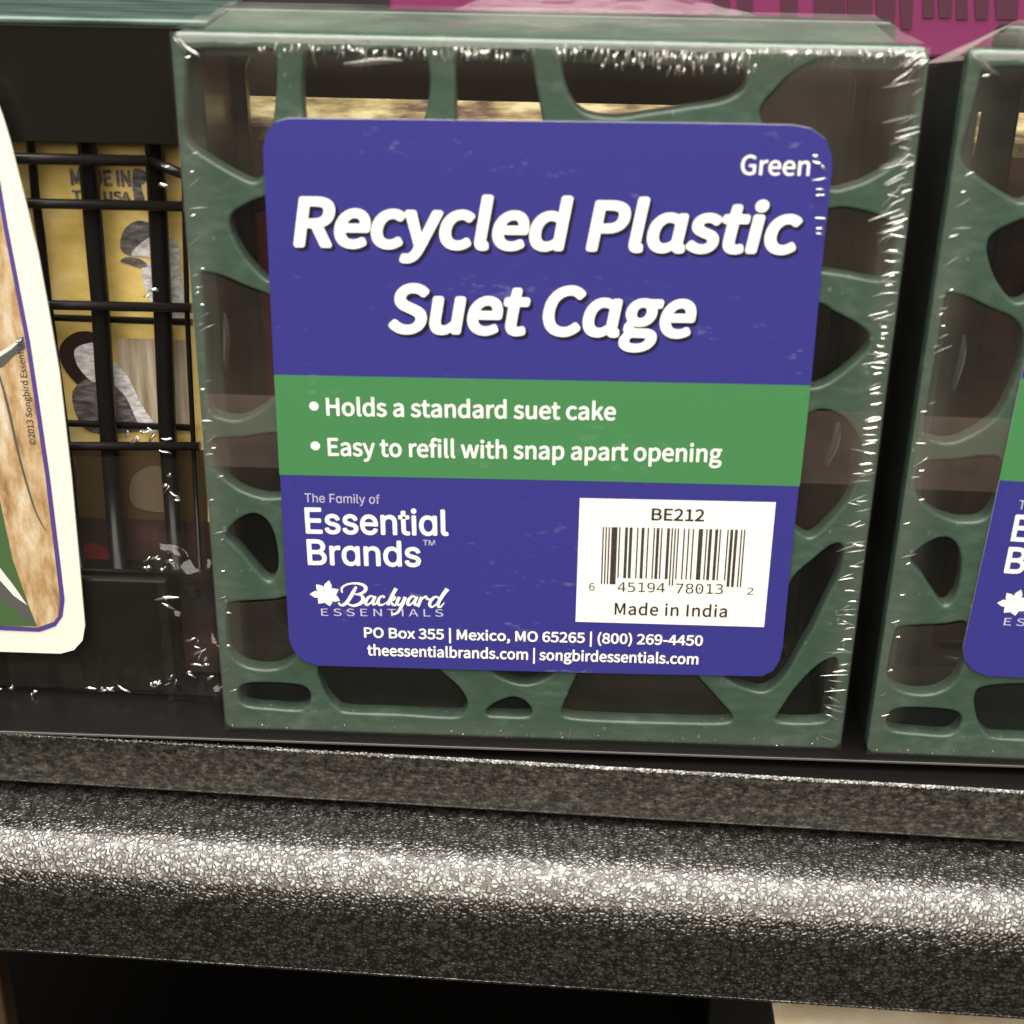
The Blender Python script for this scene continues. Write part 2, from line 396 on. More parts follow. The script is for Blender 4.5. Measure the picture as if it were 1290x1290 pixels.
def back_frame(x0):
    me = curve_mesh([round_rect(x0, 0, W, H, 0.0022), round_rect(x0 + 0.007, 0.007, W - 0.007, H - 0.007, 0.006)], 0.0042, 0.0007, 3)
    me.transform(Matrix.Translation((0, D - 0.0042, 0)))
    return me
back_me = back_frame(0)
0 and front_me.transform(Matrix(((1, 0, 0, 0), (0, 1, 0, D - 0.0042), (0, 0, 1, 0), (0, 0, 0, 1))))
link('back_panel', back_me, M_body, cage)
y0, y1 = 0.00425, D - 0.00425
bm_obj('top_wall', rbox(0.0045, y0, H - 0.0050, W - 0.0045, y1, H - 0.0004, 0.0004), M_green, cage)
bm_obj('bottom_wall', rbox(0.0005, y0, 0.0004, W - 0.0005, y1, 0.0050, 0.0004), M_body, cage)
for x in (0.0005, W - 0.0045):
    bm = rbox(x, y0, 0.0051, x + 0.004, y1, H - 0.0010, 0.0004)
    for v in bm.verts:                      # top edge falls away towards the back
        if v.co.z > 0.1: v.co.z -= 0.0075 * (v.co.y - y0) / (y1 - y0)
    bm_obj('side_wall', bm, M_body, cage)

# ------------------------------------------------------------------ label and its printing
FD = os.path.join(bpy.utils.resource_path('LOCAL'), 'datafiles', 'fonts')
def font(n):
    try: return bpy.data.fonts.load(os.path.join(FD, n))
    except Exception: return None
F_HUM, F_GEO, F_MONO = font('Noto Sans CJK Regular.woff2'), font('Inter.woff2'), font('DejaVuSansMono.woff2')
def text_mesh(s, f, bold=0.0, shear=0.0, space=1.0):
    c = bpy.data.curves.new('lettering', 'FONT'); c.body = s
    if f: c.font = f
    c.size = 1; c.offset = bold; c.shear = shear; c.space_character = space; c.resolution_u = 4 if f == F_GEO else 6; c.fill_mode = 'FRONT'
    o = bpy.data.objects.new('lettering', c); COL.objects.link(o)
    dg = bpy.context.evaluated_depsgraph_get(); dg.update()
    me = bpy.data.meshes.new_from_object(o.evaluated_get(dg)); bpy.data.objects.remove(o)
    return me
CAPS = {}
def cap_h(f, bold):
    k = (f.name if f else '', bold)
    if k not in CAPS:
        m = text_mesh('H', f, bold); CAPS[k] = (min(v.co.y for v in m.vertices), max(v.co.y for v in m.vertices))
    return CAPS[k]
class Print:
    """flat print collected as one mesh on a plane y = const (x, z from the plane)"""
    def __init__(s): s.bm = bmesh.new()
    def poly(s, pts, y, mi):
        s.bm.faces.new([s.bm.verts.new((p[0], y, p[1])) for p in pts]).material_index = mi
    def fill(s, loops, y, mi):
        me = curve_mesh(loops, 0.0)
        n0 = len(s.bm.verts); nf = len(s.bm.faces); s.bm.from_mesh(me)
        s.bm.verts.ensure_lookup_table(); s.bm.faces.ensure_lookup_table()
        for v in s.bm.verts[n0:]: v.co.y = y
        for f in s.bm.faces[nf:]: f.material_index = mi
    def text(s, t, f, A, B, cap, y, mi, bold=0.0, shear=0.0, space=1.0, shift=(0, 0)):
        """ink from A to B along the baseline (x, z), capital height cap (metres)"""
        me = text_mesh(t, f, 0.0, shear, space); lo, hi = cap_h(f, 0.0); bold = bold * (hi - lo)
        xs = [v.co.x for v in me.vertices]; x0, x1 = min(xs) - bold, max(xs) + bold
        A, B = Vector(A), Vector(B); d = B - A; sx = d.length / (x1 - x0); d.normalize(); n = Vector((-d.y, d.x)); sy = cap / (hi - lo + 2 * bold)
        nc = 1 if bold < 0.0005 else (8 if bold < 0.04 * (hi - lo) else 14)
        for k in range(nc):          # the weight of the letter: copies printed round a small circle
            ox = bold * math.cos(2 * math.pi * k / nc) if nc > 1 else 0; oy = bold * math.sin(2 * math.pi * k / nc) if nc > 1 else 0
            n0 = len(s.bm.verts); nf = len(s.bm.faces); s.bm.from_mesh(me)
            s.bm.verts.ensure_lookup_table(); s.bm.faces.ensure_lookup_table()
            for v in s.bm.verts[n0:]:
                q = A + d * ((v.co.x + ox - x0) * sx) + n * ((v.co.y + oy - lo + bold) * sy)
                v.co = (q.x + shift[0], y - 0.0000004 * k, q.y + shift[1])
            for f_ in s.bm.faces[nf:]: f_.material_index = mi
    def stroke(s, pts, ws, y, mi, n=5):
        """brush stroke with varying width"""
        P = [Vector(p) for p in pts]; out = []; k = len(P)
        for i in range(k - 1):
            p0, p1, p2, p3 = P[max(i - 1, 0)], P[i], P[i + 1], P[min(i + 2, k - 1)]
            for j in range(n if i < k - 2 else n + 1):
                t = j / n
                out.append((0.5 * ((2 * p1) + (-p0 + p2) * t + (2 * p0 - 5 * p1 + 4 * p2 - p3) * t * t + (-p0 + 3 * p1 - 3 * p2 + p3) * t ** 3), ws[i] * (1 - t) + ws[i + 1] * t))
        rows = []
        for i, (p, wd) in enumerate(out):
            d = out[min(i + 1, len(out) - 1)][0] - out[max(i - 1, 0)][0]
            d = d.normalized() if d.length > 1e-9 else Vector((1, 0)); nn = Vector((-d.y, d.x)) * wd / 2
            yy = y - 0.0000008 * s.k; s.k += 1 if i == 0 else 0
            rows.append((s.bm.verts.new((p.x + nn.x, yy, p.y + nn.y)), s.bm.verts.new((p.x - nn.x, yy, p.y - nn.y))))
        for a, b in zip(rows, rows[1:]): s.bm.faces.new((a[0], a[1], b[1], b[0])).material_index = mi
    k = 0
YL = -0.0006
def lp(px, py): return uv(px, py, YL)
def capm(px, pb, pt): return lp(px, pt)[1] - lp(px, pb)[1]
LABEL = [(362,149),(500,150.5),(700,153),(900,155.5),(1000,157.5),(1022,162),(1040,175),(1048,196),(1048,215),
         (1037,320),(1022,480),(1008,600),(995,720),(986,815),(982,832),(974,845),(960,852),
         (800,849),(600,844),(400,838.5),(382,832),(370,820),(364,806),(354,620),(345,470),(337,300),(331,188),(335,168),(346,154)]
LAB = [lp(*p) for p in LABEL]
lab_me = curve_mesh([LAB], 0.0003)
lab_me.transform(Matrix.Translation((0, YL, 0)))
for m in (M_blue, M_edge): lab_me.materials.append(m)
for p in lab_me.polygons: p.material_index = 0 if p.normal.y < -0.5 or p.normal.y > 0.5 else 1
bm = bmesh.new(); bm.from_mesh(lab_me)
P = Print(); P.bm.free(); P.bm = bm
MI = dict(blue=0, edge=1, band=2, white=3, shadow=4, grey=5)
P.poly([lp(345.3, 472), lp(352, 598), lp(700, 605), lp(1007.5, 612.5), lp(1021.5, 485.5), lp(700, 479)], YL - 0.00003, MI['band'])
def word(t, f, a, b, cap, mi='white', **k): P.text(t, f, lp(*a), lp(*b), cap, YL - 0.00008, MI[mi], **k)
word('Green', F_HUM, (932.6, 220), (1019.5, 221.5), capm(940, 220, 195), bold=0.022)
sh = (0.00052, -0.00066)
for t, a, b, cp in (('Recycled Plɑstic', (369.8, 311.5), (1007.5, 320.5), capm(390, 311.5, 247)), ('Suet Cɑge', (489.5, 420), (875.5, 426), capm(520, 421, 358))):
    P.text(t, F_HUM, lp(*a), lp(*b), cp, YL - 0.00005, MI['shadow'], bold=0.066, shear=0.17, shift=sh)
    P.text(t, F_HUM, lp(*a), lp(*b), cp, YL - 0.00008, MI['white'], bold=0.056, shear=0.17)
for t, a, b, ct, bx in (('Holds a standard suet cake', (411.5, 523.5), (775.5, 529.5), 501, (395.5, 511.5)), ('Easy to refill with snap apart opening', (413.5, 574), (909, 582.5), 551.5, (397.3, 561.5))):
    word(t, F_HUM, a, b, capm(a[0], a[1], ct), bold=0.030)
    c = Vector(lp(*bx)); P.fill([[(c.x + 0.00098 * math.cos(k * 0.2618), c.y + 0.00098 * math.sin(k * 0.2618)) for k in range(24)]], YL - 0.00008, MI['white'])
word('The Fɑmily of', F_GEO, (384.2, 632.5), (478.5, 634.5), capm(386, 632.5, 621.3), 'grey')
word('Essentiɑl', F_GEO, (385.5, 672), (565.3, 675), capm(388, 672, 639), bold=0.030)
word('Brɑnds', F_GEO, (388, 711.5), (530.5, 714), capm(390, 711.5, 679), bold=0.030)
word('TM', F_GEO, (533, 686.8), (548, 687.2), capm(535, 686.8, 680), 'grey', bold=0.01)
# maple leaf emblem
c = Vector(lp(411, 749)); u = 0.000182
for k_, (ang, ln) in enumerate(((78, 20), (130, 18), (180, 20), (232, 16), (285, 16), (335, 18), (26, 17))):
    ca, sa = math.cos(math.radians(ang)), math.sin(math.radians(ang))
    lobe = [(0, -1), (5, -2.2), (9, -4.6), (12.5, -4.4), (15, -2.4), (18, 0), (15, 2.4), (12.5, 4.4), (9, 4.6), (5, 2.2), (0, 1)]
    lobe = [(a * (ln / 18 if a > 0 else 1), b) for a, b in lobe]
    P.fill([[(c.x + (a * ca - b * sa) * u, c.y + (a * sa + b * ca) * u) for a, b in lobe]], YL - 0.00008 - k_ * 4e-7, MI['white'])
# brush-script word, stroke by stroke (px of the label zoom: 6.45 px per photo px, origin 380, 720)
def bs(pts, ws): P.stroke([lp(380 + a / 6.45, 720 + b / 6.45) for a, b in pts], [q * 0.000032 for q in ws], YL - 0.00009, MI['white'])
bs([(300,250),(318,272),(350,265),(385,225),(420,165),(445,120)], [10,16,22,26,26,14])
bs([(330,170),(325,140),(345,115),(390,98),(450,95),(500,108),(522,135),(505,165),(465,180),(430,184)], [12,14,14,14,16,22,26,22,14,8])
bs([(440,184),(485,192),(500,220),(480,255),(430,275),(390,268),(365,245)], [8,18,26,26,20,14,8])
bs([(585,205),(560,198),(530,225),(520,258),(540,268),(570,240),(592,200)], [8,16,22,22,14,10,10])
bs([(598,198),(580,245),(585,268),(612,252)], [22,22,16,8])
bs([(672,212),(662,198),(637,208),(620,246),(636,270),(672,262),(704,236)], [18,14,16,24,18,9,6])
bs([(768,135),(735,195),(700,272)], [26,24,22])
bs([(706,238),(735,212),(758,205),(750,228),(725,236),(738,262),(755,272),(775,258)], [8,10,16,14,10,20,16,8])
bs([(795,205),(775,250),(785,270),(812,255),(838,210)], [22,22,16,12,18])
bs([(842,205),(815,275),(780,330),(745,345),(730,335)], [24,22,18,14,10])
bs([(925,208),(900,200),(870,228),(862,262),(880,270),(910,240),(932,205)], [8,16,22,22,14,10,10])
bs([(938,203),(918,250),(925,270),(952,255)], [22,22,16,8])
bs([(975,205),(962,240),(945,285)], [22,22,20])
bs([(960,245),(985,215),(1010,203),(1022,222),(1046,222)], [8,12,20,16,8])
bs([(1118,218),(1090,203),(1055,228),(1040,268),(1060,287),(1095,262),(1122,222)], [8,16,22,22,14,10,10])
bs([(1185,140),(1150,185),(1115,245),(1110,280),(1130,285),(1160,250)], [30,26,24,20,12,6])
P.text('E S S E N T I A L S', F_HUM, lp(405, 775.5), lp(558.5, 776.5), capm(410, 775.5, 766.5), YL - 0.00007, MI['grey'], bold=0.0)
word('PO Box 355 | Mexico, MO 65265 | (800) 269-4450', F_HUM, (458.8, 803), (885, 813.5), capm(460, 803, 790), bold=0.038)
word('theessentialbrands.com | songbirdessentials.com', F_HUM, (462.8, 825.5), (879.5, 837), capm(465, 825.5, 812), bold=0.038)
label = bm_obj('label', P.bm, [M_blue, M_edge, M_band, M_white, M_shadow, M_grey], cage, label='purple label with a green band and white lettering')
# barcode panel
Q = Print(); YB = YL - 0.00006
Q.poly([lp(730.5, 627.3), lp(725, 783), lp(962.5, 789.8), lp(977.4, 632.6)], YB, 0)
yb = YB - 0.00004
Lc = '0001101 0011001 0010011 0111101 0100011 0110001 0101111 0111011 0110111 0001011'.split()
digits = '645194780132'
bits = '101' + ''.join(Lc[int(d)] for d in digits[:6]) + '01010' + ''.join(''.join('10'[int(b)] for b in Lc[int(d)]) for d in digits[6:]) + '101'
TL_, TR_ = Vector(lp(759.3, 663.4)), Vector(lp(939.3, 667.2))
dirb = TR_ - TL_
guard = set(range(0, 10)) | set(range(45, 50)) | set(range(85, 95))
down = Vector((dirb.y, -dirb.x)).normalized()
hs, hg = (TL_ - Vector(lp(757.5, 727.5))).length, (TL_ - Vector(lp(757, 735.5))).length
for i, b in enumerate(bits):
    if b == '1':
        a, c = TL_ + dirb * (i / 95), TL_ + dirb * ((i + 0.93) / 95); h = hg if i in guard else hs
        q = [a, a + down * h, c + down * h, c]
        Q.poly([(p.x, p.y) for p in q], yb, 1)
def bw(t, f, a, b, cp, **k): Q.text(t, f, lp(*a), lp(*b), cp, yb, 1, **k)
bw('BE212', F_HUM, (820.5, 655.3), (887, 656.8), capm(822, 655.3, 640), bold=0.028)
bw('6', F_MONO, (742, 743.6), (749, 743.8), capm(745, 743.6, 734.2))
bw('45194', F_MONO, (778, 745), (837.5, 746), capm(780, 745, 733.2))
bw('78013', F_MONO, (851, 747), (910.5, 748), capm(852, 747, 734.8))
bw('2', F_MONO, (941.2, 748.8), (948.5, 749), capm(944, 748.8, 740))
bw('Made in India', F_HUM, (774, 774), (915.5, 777.5), capm(775, 774, 759), bold=0.022, space=1.03)
bm_obj('barcode_panel', Q.bm, [M_white, M_ink], label)

# ------------------------------------------------------------------ shrink wrap
def ridge(bm, c, ang, ln, wd, h, yb=-0.00115, mi=2, edge_stop=True):
    ca, sa = math.cos(ang), math.sin(ang); rows = []
    ex, ez = abs(ca) * ln / 2, abs(sa) * ln / 2
    if edge_stop and (c[0] - ex < 0.0003 or c[0] + ex > 0.1397 or c[1] - ez < 0.0003 or c[1] + ez > 0.1537): return     # never past the edge
    for a in range(7):
        s = -1 + a / 3; rr = []
        for b in range(5):
            q = -1 + b / 2
            hh = h * (1 - s * s) * (1 - q * q)
            wob = 0.15 * wd * math.sin(3 * s + c[0] * 9000)
            dx, dz = s * ln / 2, q * wd / 2 * (1 - 0.6 * s * s) + wob
            rr.append(bm.verts.new((c[0] + dx * ca - dz * sa, yb - 0.00005 - hh, c[1] + dx * sa + dz * ca)))
        rows.append(rr)
    for A, B in zip(rows, rows[1:]):
        for b in range(4):
            f = bm.faces.new((A[b], A[b + 1], B[b + 1], B[b])); f.smooth = True; f.material_index = mi
def film_mesh(band_lo, band_hi, cut=0.0):
    """clear film stretched over openings, edges, top and sides of the cage"""
    bm = bmesh.new()
    YF = -0.00115; n, mrow = 130, 144
    lx0, lx1 = min(p[0] for p in LAB), max(p[0] for p in LAB)
    cx, cz = sum(p[0] for p in LAB) / len(LAB), sum(p[1] for p in LAB) / len(LAB)
    def shrink(p, d):
        v = Vector((p[0] - cx, p[1] - cz)); return (cx + v.x * (1 - d / 0.055), cz + v.y * (1 - d / 0.055))
    vt = {}
    def V(i, j):
        if (i, j) not in vt:
            x, z = W * i / n, H * j / mrow
            ed = min(x, W - x, z, H - z)
            y = YF + 0.0004 * noise.noise(Vector((x * 60, z * 60, 3))) * min(ed / 0.006, 1)
            if ed < 0.0012: y += 0.0009 * (1 - ed / 0.0012) ** 2
            vt[(i, j)] = bm.verts.new((x, y, z))
        return vt[(i, j)]
    for i in range(n):
        for j in range(mrow):
            x, z = W * (i + .5) / n, H * (j + .5) / mrow
            ed = min(x, W - x, z, H - z)
            if ed > 0.0085 or inside((x, z), LAB): continue
            f = bm.faces.new((V(i, j), V(i + 1, j), V(i + 1, j + 1), V(i, j + 1))); f.smooth = True
            f.material_index = 6
    for hi, h in enumerate(HOLES_M):            # film drawn flat across each opening
        n0 = len(bm.verts); nf = len(bm.faces); bm.from_mesh(curve_mesh([h], 0.0)); bm.verts.ensure_lookup_table(); bm.faces.ensure_lookup_table()
        for v in bm.verts[n0:]: v.co.y = -0.00012
        for f in bm.faces[nf:]: f.material_index = 8 if hi in (0, 4) else (7 if hi in (5, 7, 10, 15, 17, 18) else 0)  # strength of the painted reflection chosen opening by opening
    for xa, xb in ((0.001, 0.03), (0.115, W - 0.001)):      # overlapping seam round the middle
        f = bm.faces.new([bm.verts.new(c) for c in ((xa, -0.00018, band_lo), (xb, -0.00018, band_lo), (xb, -0.00018, band_hi), (xa, -0.00018, band_hi))]); f.material_index = 1
    # top, with shallow sag; sides stand a little off the plastic
    def sheet(P00, P10, P11, P01, nu, nv, amp, mi, sag=0.0, seed=0):
        g = []
        nrm = (P10 - P00).cross(P01 - P00).normalized()
        for a in range(nu + 1):
            for b in range(nv + 1):
                s, t = a / nu, b / nv
                p = P00 * (1 - s) * (1 - t) + P10 * s * (1 - t) + P11 * s * t + P01 * (1 - s) * t
                k = math.sin(math.pi * t)
                p = p + nrm * (amp * noise.noise(Vector((s * 9 + seed, t * 4, seed))) * k - sag * k)
                g.append(bm.verts.new(p))
        for a in range(nu):
            for b in range(nv):
                i = a * (nv + 1) + b
                f = bm.faces.new((g[i], g[i + nv + 1], g[i + nv + 2], g[i + 1])); f.smooth = True; f.material_index = mi
    V3 = Vector; t = 0.0007
    sheet(V3((0.001, -0.0002, H + t)), V3((W - 0.001, -0.0002, H + t)), V3((W - 0.004, D, H + t)), V3((0.004 + cut, D, H + t)), 60, 12, 0.0011, 4, 0.0002, 1)
    sheet(V3((-t, D, 0.004)), V3((-t, D, H - 0.004)), V3((-t, 0.0004, H - 0.001)), V3((-t, 0.0004, 0.001)), 40, 10, 0.0008, 3, 0.0, 5)
    if cut: sheet(V3((-t, 0.0004, H - 0.0005)), V3((cut + 0.004, D, H + t)), V3((-0.001, D - 0.004, H - 0.008)), V3((-t, 0.0006, H - 0.002)), 20, 8, 0.0006, 5, 0.0, 3)
    sheet(V3((W + t, 0.0004, 0.001)), V3((W + t, 0.0004, H - 0.001)), V3((W + t, D, H - 0.004)), V3((W + t, D, 0.004)), 40, 10, 0.0008, 3, 0.0, 9)
    if not cut:       # dog-eared flap standing up behind the top
        sheet(V3((0.050, D, H)), V3((0.112, D, H)), V3((0.096, D + 0.004, H + 0.0035)), V3((0.062, D + 0.004, H + 0.0042)), 30, 5, 0.0015, 10, 0.0, 21)
    # puckers: little lens-shaped ridges where the film has drawn tight round an edge
    rnd = random.Random(11)
    def px_ridges(x0, y0, x1, y1, n, ang, ln, wd, h, jx=0.0):
        for k in range(n):
            if rnd.random() < 0.18: continue
            s = (k + rnd.uniform(-.35, .35)) / n
            p = uv(x0 + (x1 - x0) * s, y0 + (y1 - y0) * s, YF)
            ridge(bm, (p[0] + rnd.uniform(-jx, jx), p[1] + rnd.uniform(-jx, jx)), math.radians(ang + rnd.uniform(-14, 14)), ln * rnd.uniform(.45, 1.25), wd * rnd.uniform(.7, 1.25), h * rnd.uniform(.5, 1.2))
    # along the top edge
    px_ridges(225, 55, 245, 66, 5, -50, .0030, .0005, .00022)
    px_ridges(330, 60, 560, 70, 40, 85, .0015, .0005, .00042, .0006)
    px_ridges(575, 66, 640, 72, 22, 80, .0022, .0005, .00048, .0005)
    px_ridges(700, 68, 945, 76, 74, 86, .0026, .00042, .00060, .0004)
    px_ridges(740, 80, 960, 90, 30, 86, .0018, .00042, .00045, .0008)
    px_ridges(940, 64, 1165, 70, 66, 84, .0022, .00045, .00055, .0007)
    px_ridges(1130, 66, 1168, 84, 9, 40, .0032, .00045, .0003, .0005)
    # right edge
    px_ridges(1154, 165, 1128, 300, 14, 28, .0042, .0005, .00030, .0004)
    px_ridges(1128, 300, 1118, 370, 8, 6, .0034, .0005, .00030, .0003)
    px_ridges(1114, 405, 1092, 600, 26, 6, .0032, .00055, .00034, .0003)
    px_ridges(1082, 690, 1060, 860, 16, -8, .0034, .0005, .00026, .0005)
    px_ridges(1052, 870, 1046, 935, 7, -30, .0036, .0005, .00022, .0006)
    # over the label's right border
    px_ridges(1032, 225, 1034, 305, 8, 3, .0024, .0005, .0003, .0002)
    px_ridges(1026, 200, 1044, 218, 4, -28, .0024, .0006, .0003, .0003)
    # left edge, sparse
    px_ridges(234, 190, 252, 420, 8, 25, .0016, .0004, .00022, .0016)
    px_ridges(254, 420, 296, 900, 11, 15, .0016, .0004, .0002, .0018)
    for X, Y, an, ln, wd, h in ((1036,118,93,.018,.006,.0012),(470,78,4,.011,.0012,.0005),(285,430,88,.012,.0014,.0004),(1050,560,80,.010,.0018,.0005)):
        p = uv(X, Y, YF); ridge(bm, p, math.radians(an), ln, wd, h, mi=9)
    def creases(x0, y0, x1, y1, n, ang, ln, jx):
        for k in range(n):
            s_ = rnd.random(); p = uv(x0 + (x1 - x0) * s_, y0 + (y1 - y0) * s_, YF)
            ridge(bm, (p[0] + rnd.uniform(-jx, jx), p[1] + rnd.uniform(-jx, jx)), math.radians(ang + rnd.uniform(-22, 22)), ln * rnd.uniform(.4, 1.4), rnd.uniform(.00015, .00032), rnd.uniform(.00008, .0002), mi=2 if rnd.random() < .35 else 9)
    creases(1146, 150, 1052, 900, 120, 10, .0050, .0014)
    creases(1150, 80, 1122, 300, 30, 35, .0055, .0018)
    creases(390, 66, 1150, 72, 70, 86, .0032, .0009)
    creases(228, 60, 285, 900, 26, 20, .0032, .0014)
    creases(300, 915, 1045, 938, 30, 80, .0026, .0010)
    # seam dimples
    px_ridges(300, 914, 1040, 938, 26, 88, .0010, .0005, .0002, .0008)
    return bm
zb0, zb1 = uv(310, 588)[1], uv(310, 497)[1]
bm = film_mesh(zb0, zb1)
bm_obj('shrink_wrap', bm, [M_film, M_film2, M_glint, M_side, M_top, M_veil, M_rim, M_filmb, M_filmc, M_soft, M_flap], cage, label='clear crinkled film with puckered glints along the edges')

# second cage, to the right and partly out of the frame
cage2 = copy_tree(cage)
cage2.location = (0.1455, -0.0013, 0.0)
cage2.rotation_euler = (0, math.radians(0.5), 0)
cage2['label'] = 'green plastic suet cage at the right, cut off after the left edge of its label'
for ch in cage2.children:           # this one's rear corner is drawn in on the left
    k = ch.name.split('.')[0]
    if k == 'top_wall':
        me = bpy.data.meshes.new('top_wall'); b_ = rbox(0.017, y0, H - 0.0050, W - 0.0045, y1, H - 0.0004, 0.0004); b_.to_mesh(me); b_.free()
        me.materials.append(M_green); ch.data = me
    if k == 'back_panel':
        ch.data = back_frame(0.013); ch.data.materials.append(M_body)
    if k == 'shrink_wrap':
        me = bpy.data.meshes.new('shrink_wrap'); b_ = film_mesh(zb0, zb1, 0.014); b_.to_mesh(me); b_.free()
        for m in ch.data.materials: me.materials.append(m)
        ch.data = me
for ch in cage2.children:
    if ch.name.startswith('label'):
        a = math.radians(2.0)
        ch.rotation_euler = (0, a, 0)
        ch.location = (0.0005, 0, 0.0048)

# ------------------------------------------------------------------ gold packages at the back
M_gold = mat('gold_print', (0.55, 0.38, 0.09), 0.45, coat=0.4)
vg = coords(M_gold, (40, 40, 60)); g1 = nz(M_gold, vg, 1, 5, 0.6)
L(M_gold, ramp(M_gold, g1, [(0.32, (0.46, 0.32, 0.07)), (0.5, (0.72, 0.53, 0.17)), (0.66, (0.90, 0.77, 0.44))]), bsdf(M_gold).inputs['Base Color'])
M_mar2 = mat('deep_red_print', (0.16, 0.028, 0.034), 0.5)
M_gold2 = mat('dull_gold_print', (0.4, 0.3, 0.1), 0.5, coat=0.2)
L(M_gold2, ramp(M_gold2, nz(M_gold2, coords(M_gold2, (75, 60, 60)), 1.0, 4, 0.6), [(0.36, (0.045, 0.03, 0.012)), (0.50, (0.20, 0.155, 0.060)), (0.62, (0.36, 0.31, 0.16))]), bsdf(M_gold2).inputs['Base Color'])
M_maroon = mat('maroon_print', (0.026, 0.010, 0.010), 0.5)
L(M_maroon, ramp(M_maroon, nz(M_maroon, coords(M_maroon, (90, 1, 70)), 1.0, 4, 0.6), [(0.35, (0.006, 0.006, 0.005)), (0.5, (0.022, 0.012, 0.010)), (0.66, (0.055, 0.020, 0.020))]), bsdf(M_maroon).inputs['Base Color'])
M_dkgrey = mat('grey_print', (0.11, 0.095, 0.095), 0.5)
M_pale = mat('pale_print', (0.62, 0.60, 0.60), 0.5)
L(M_dkgrey, ramp(M_dkgrey, nz(M_dkgrey, coords(M_dkgrey, (300, 1, 900), (0, 0.7, 0)), 1, 5, 0.7), [(0.36, (0.04, 0.034, 0.036)), (0.5, (0.105, 0.09, 0.09)), (0.66, (0.24, 0.22, 0.21))]), bsdf(M_dkgrey).inputs['Base Color'])
L(M_pale, ramp(M_pale, nz(M_pale, coords(M_pale, (420, 1, 900), (0, 0.9, 0)), 1, 5, 0.7), [(0.33, (0.26, 0.25, 0.26)), (0.5, (0.56, 0.54, 0.54)), (0.6, (0.72, 0.70, 0.69))]), bsdf(M_pale).inputs['Base Color'])
M_wood = mat('wood_print', (0.34, 0.27, 0.18), 0.5)
vw = coords(M_wood, (420, 1, 30)); L(M_wood, ramp(M_wood, nz(M_wood, vw, 1, 4), [(0.3, (0.16, 0.12, 0.07)), (0.6, (0.48, 0.40, 0.29))]), bsdf(M_wood).inputs['Base Color'])
M_red = mat('red_print', (0.10, 0.012, 0.012), 0.5)
M_tan = mat('shaded_tan_print', (0.12, 0.085, 0.055), 0.5)
YG = 0.0245
def gp(px, py): return uv(px, py, YG)
def gold_package(label_):
    t = thing('suet_cake_package', label_, 'package', (0, YG, 0), 'gold suet cake packages on the shelf')
    return t
g = gold_package('gold suet cake package printed with small birds behind the black wire bars')
x0, z0 = gp(-60, 640)[0], 0.0005; x1, z1 = -0.0005, gp(100, 120)[1]
g.location = ((x0 + x1) / 2, YG, 0)
def loc(o, t):      # shift mesh so that it hangs off the Empty's own place
    o.data.transform(Matrix.Translation(-Vector(t.location)))
o = bm_obj('carton', rbox(x0, YG, z0, x1, YG + 0.03, z1, 0.001), M_gold, g); loc(o, g)
Q = Print(); y = YG - 0.0003
def G(pts, mi, dy=0.0): Q.fill([smooth_loop([gp(*p) for p in pts], 4)], y - dy, mi)
def GP(pts, mi, dy=0.0): Q.poly([gp(*p) for p in pts][::1], y - dy, mi)
M_brown = mat('brown_shade_print', (0.060, 0.037, 0.012), 0.5)
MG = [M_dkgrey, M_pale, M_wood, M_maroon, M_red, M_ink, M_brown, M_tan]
Q.text('MADE IN', F_HUM, gp(90, 233), gp(166, 235), gp(120, 212)[1] - gp(120, 233)[1], y, 0, bold=0.07)
Q.text('THE USA', F_HUM, gp(92, 252), gp(166, 254), gp(120, 239)[1] - gp(120, 252)[1], y, 0, bold=0.07)
G([(168,214),(184,216),(184,228),(178,234),(182,252),(170,253)], 0)
# little bird
G([(152,312),(156,290),(172,278),(190,281),(205,292),(212,312),(200,318),(186,310),(166,322)], 0)
G([(166,320),(186,300),(212,296),(226,312),(224,340),(206,352),(196,340),(188,324)], 1, 0.0001)
G([(152,328),(160,323),(176,325),(186,333),(176,336),(160,331)], 0, 0.0002)
G([(180,336),(205,330),(226,336),(230,400),(205,400),(186,370)], 1, 0.00005)
# wreath-like heart and second bird, fence
GP([(148,425),(148,540),(240,545),(240,428)], 2, 0.00004)
G([(78,432),(96,418),(120,420),(128,450),(122,495),(106,490),(86,470),(76,450)], 3, 0.0001)
G([(96,438),(110,432),(122,434),(128,470),(118,480),(102,465),(95,450)], 1, 0.0002)
G([(92,492),(130,470),(160,490),(186,535),(150,545),(108,540)], 0, 0.00012)
G([(140,455),(160,470),(180,510),(200,540),(180,540),(160,500),(142,480)], 1, 0.0003)
GP([(-60,566),(-60,660),(262,662),(262,566)], 6, 0.00005)  # shade on the package's lower part, painted as a dark brown band
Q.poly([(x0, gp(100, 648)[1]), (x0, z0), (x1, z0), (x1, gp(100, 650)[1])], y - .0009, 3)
G([(100,690),(118,680),(140,690),(150,706),(128,716),(104,710)], 4, 0.0011)
G([(168,600),(195,585),(222,600),(220,640),(186,642),(165,630)], 7, 0.0003)  # oval in a darkened tan, the same shade painted in
o = bm_obj('print', Q.bm, MG, g); loc(o, g)
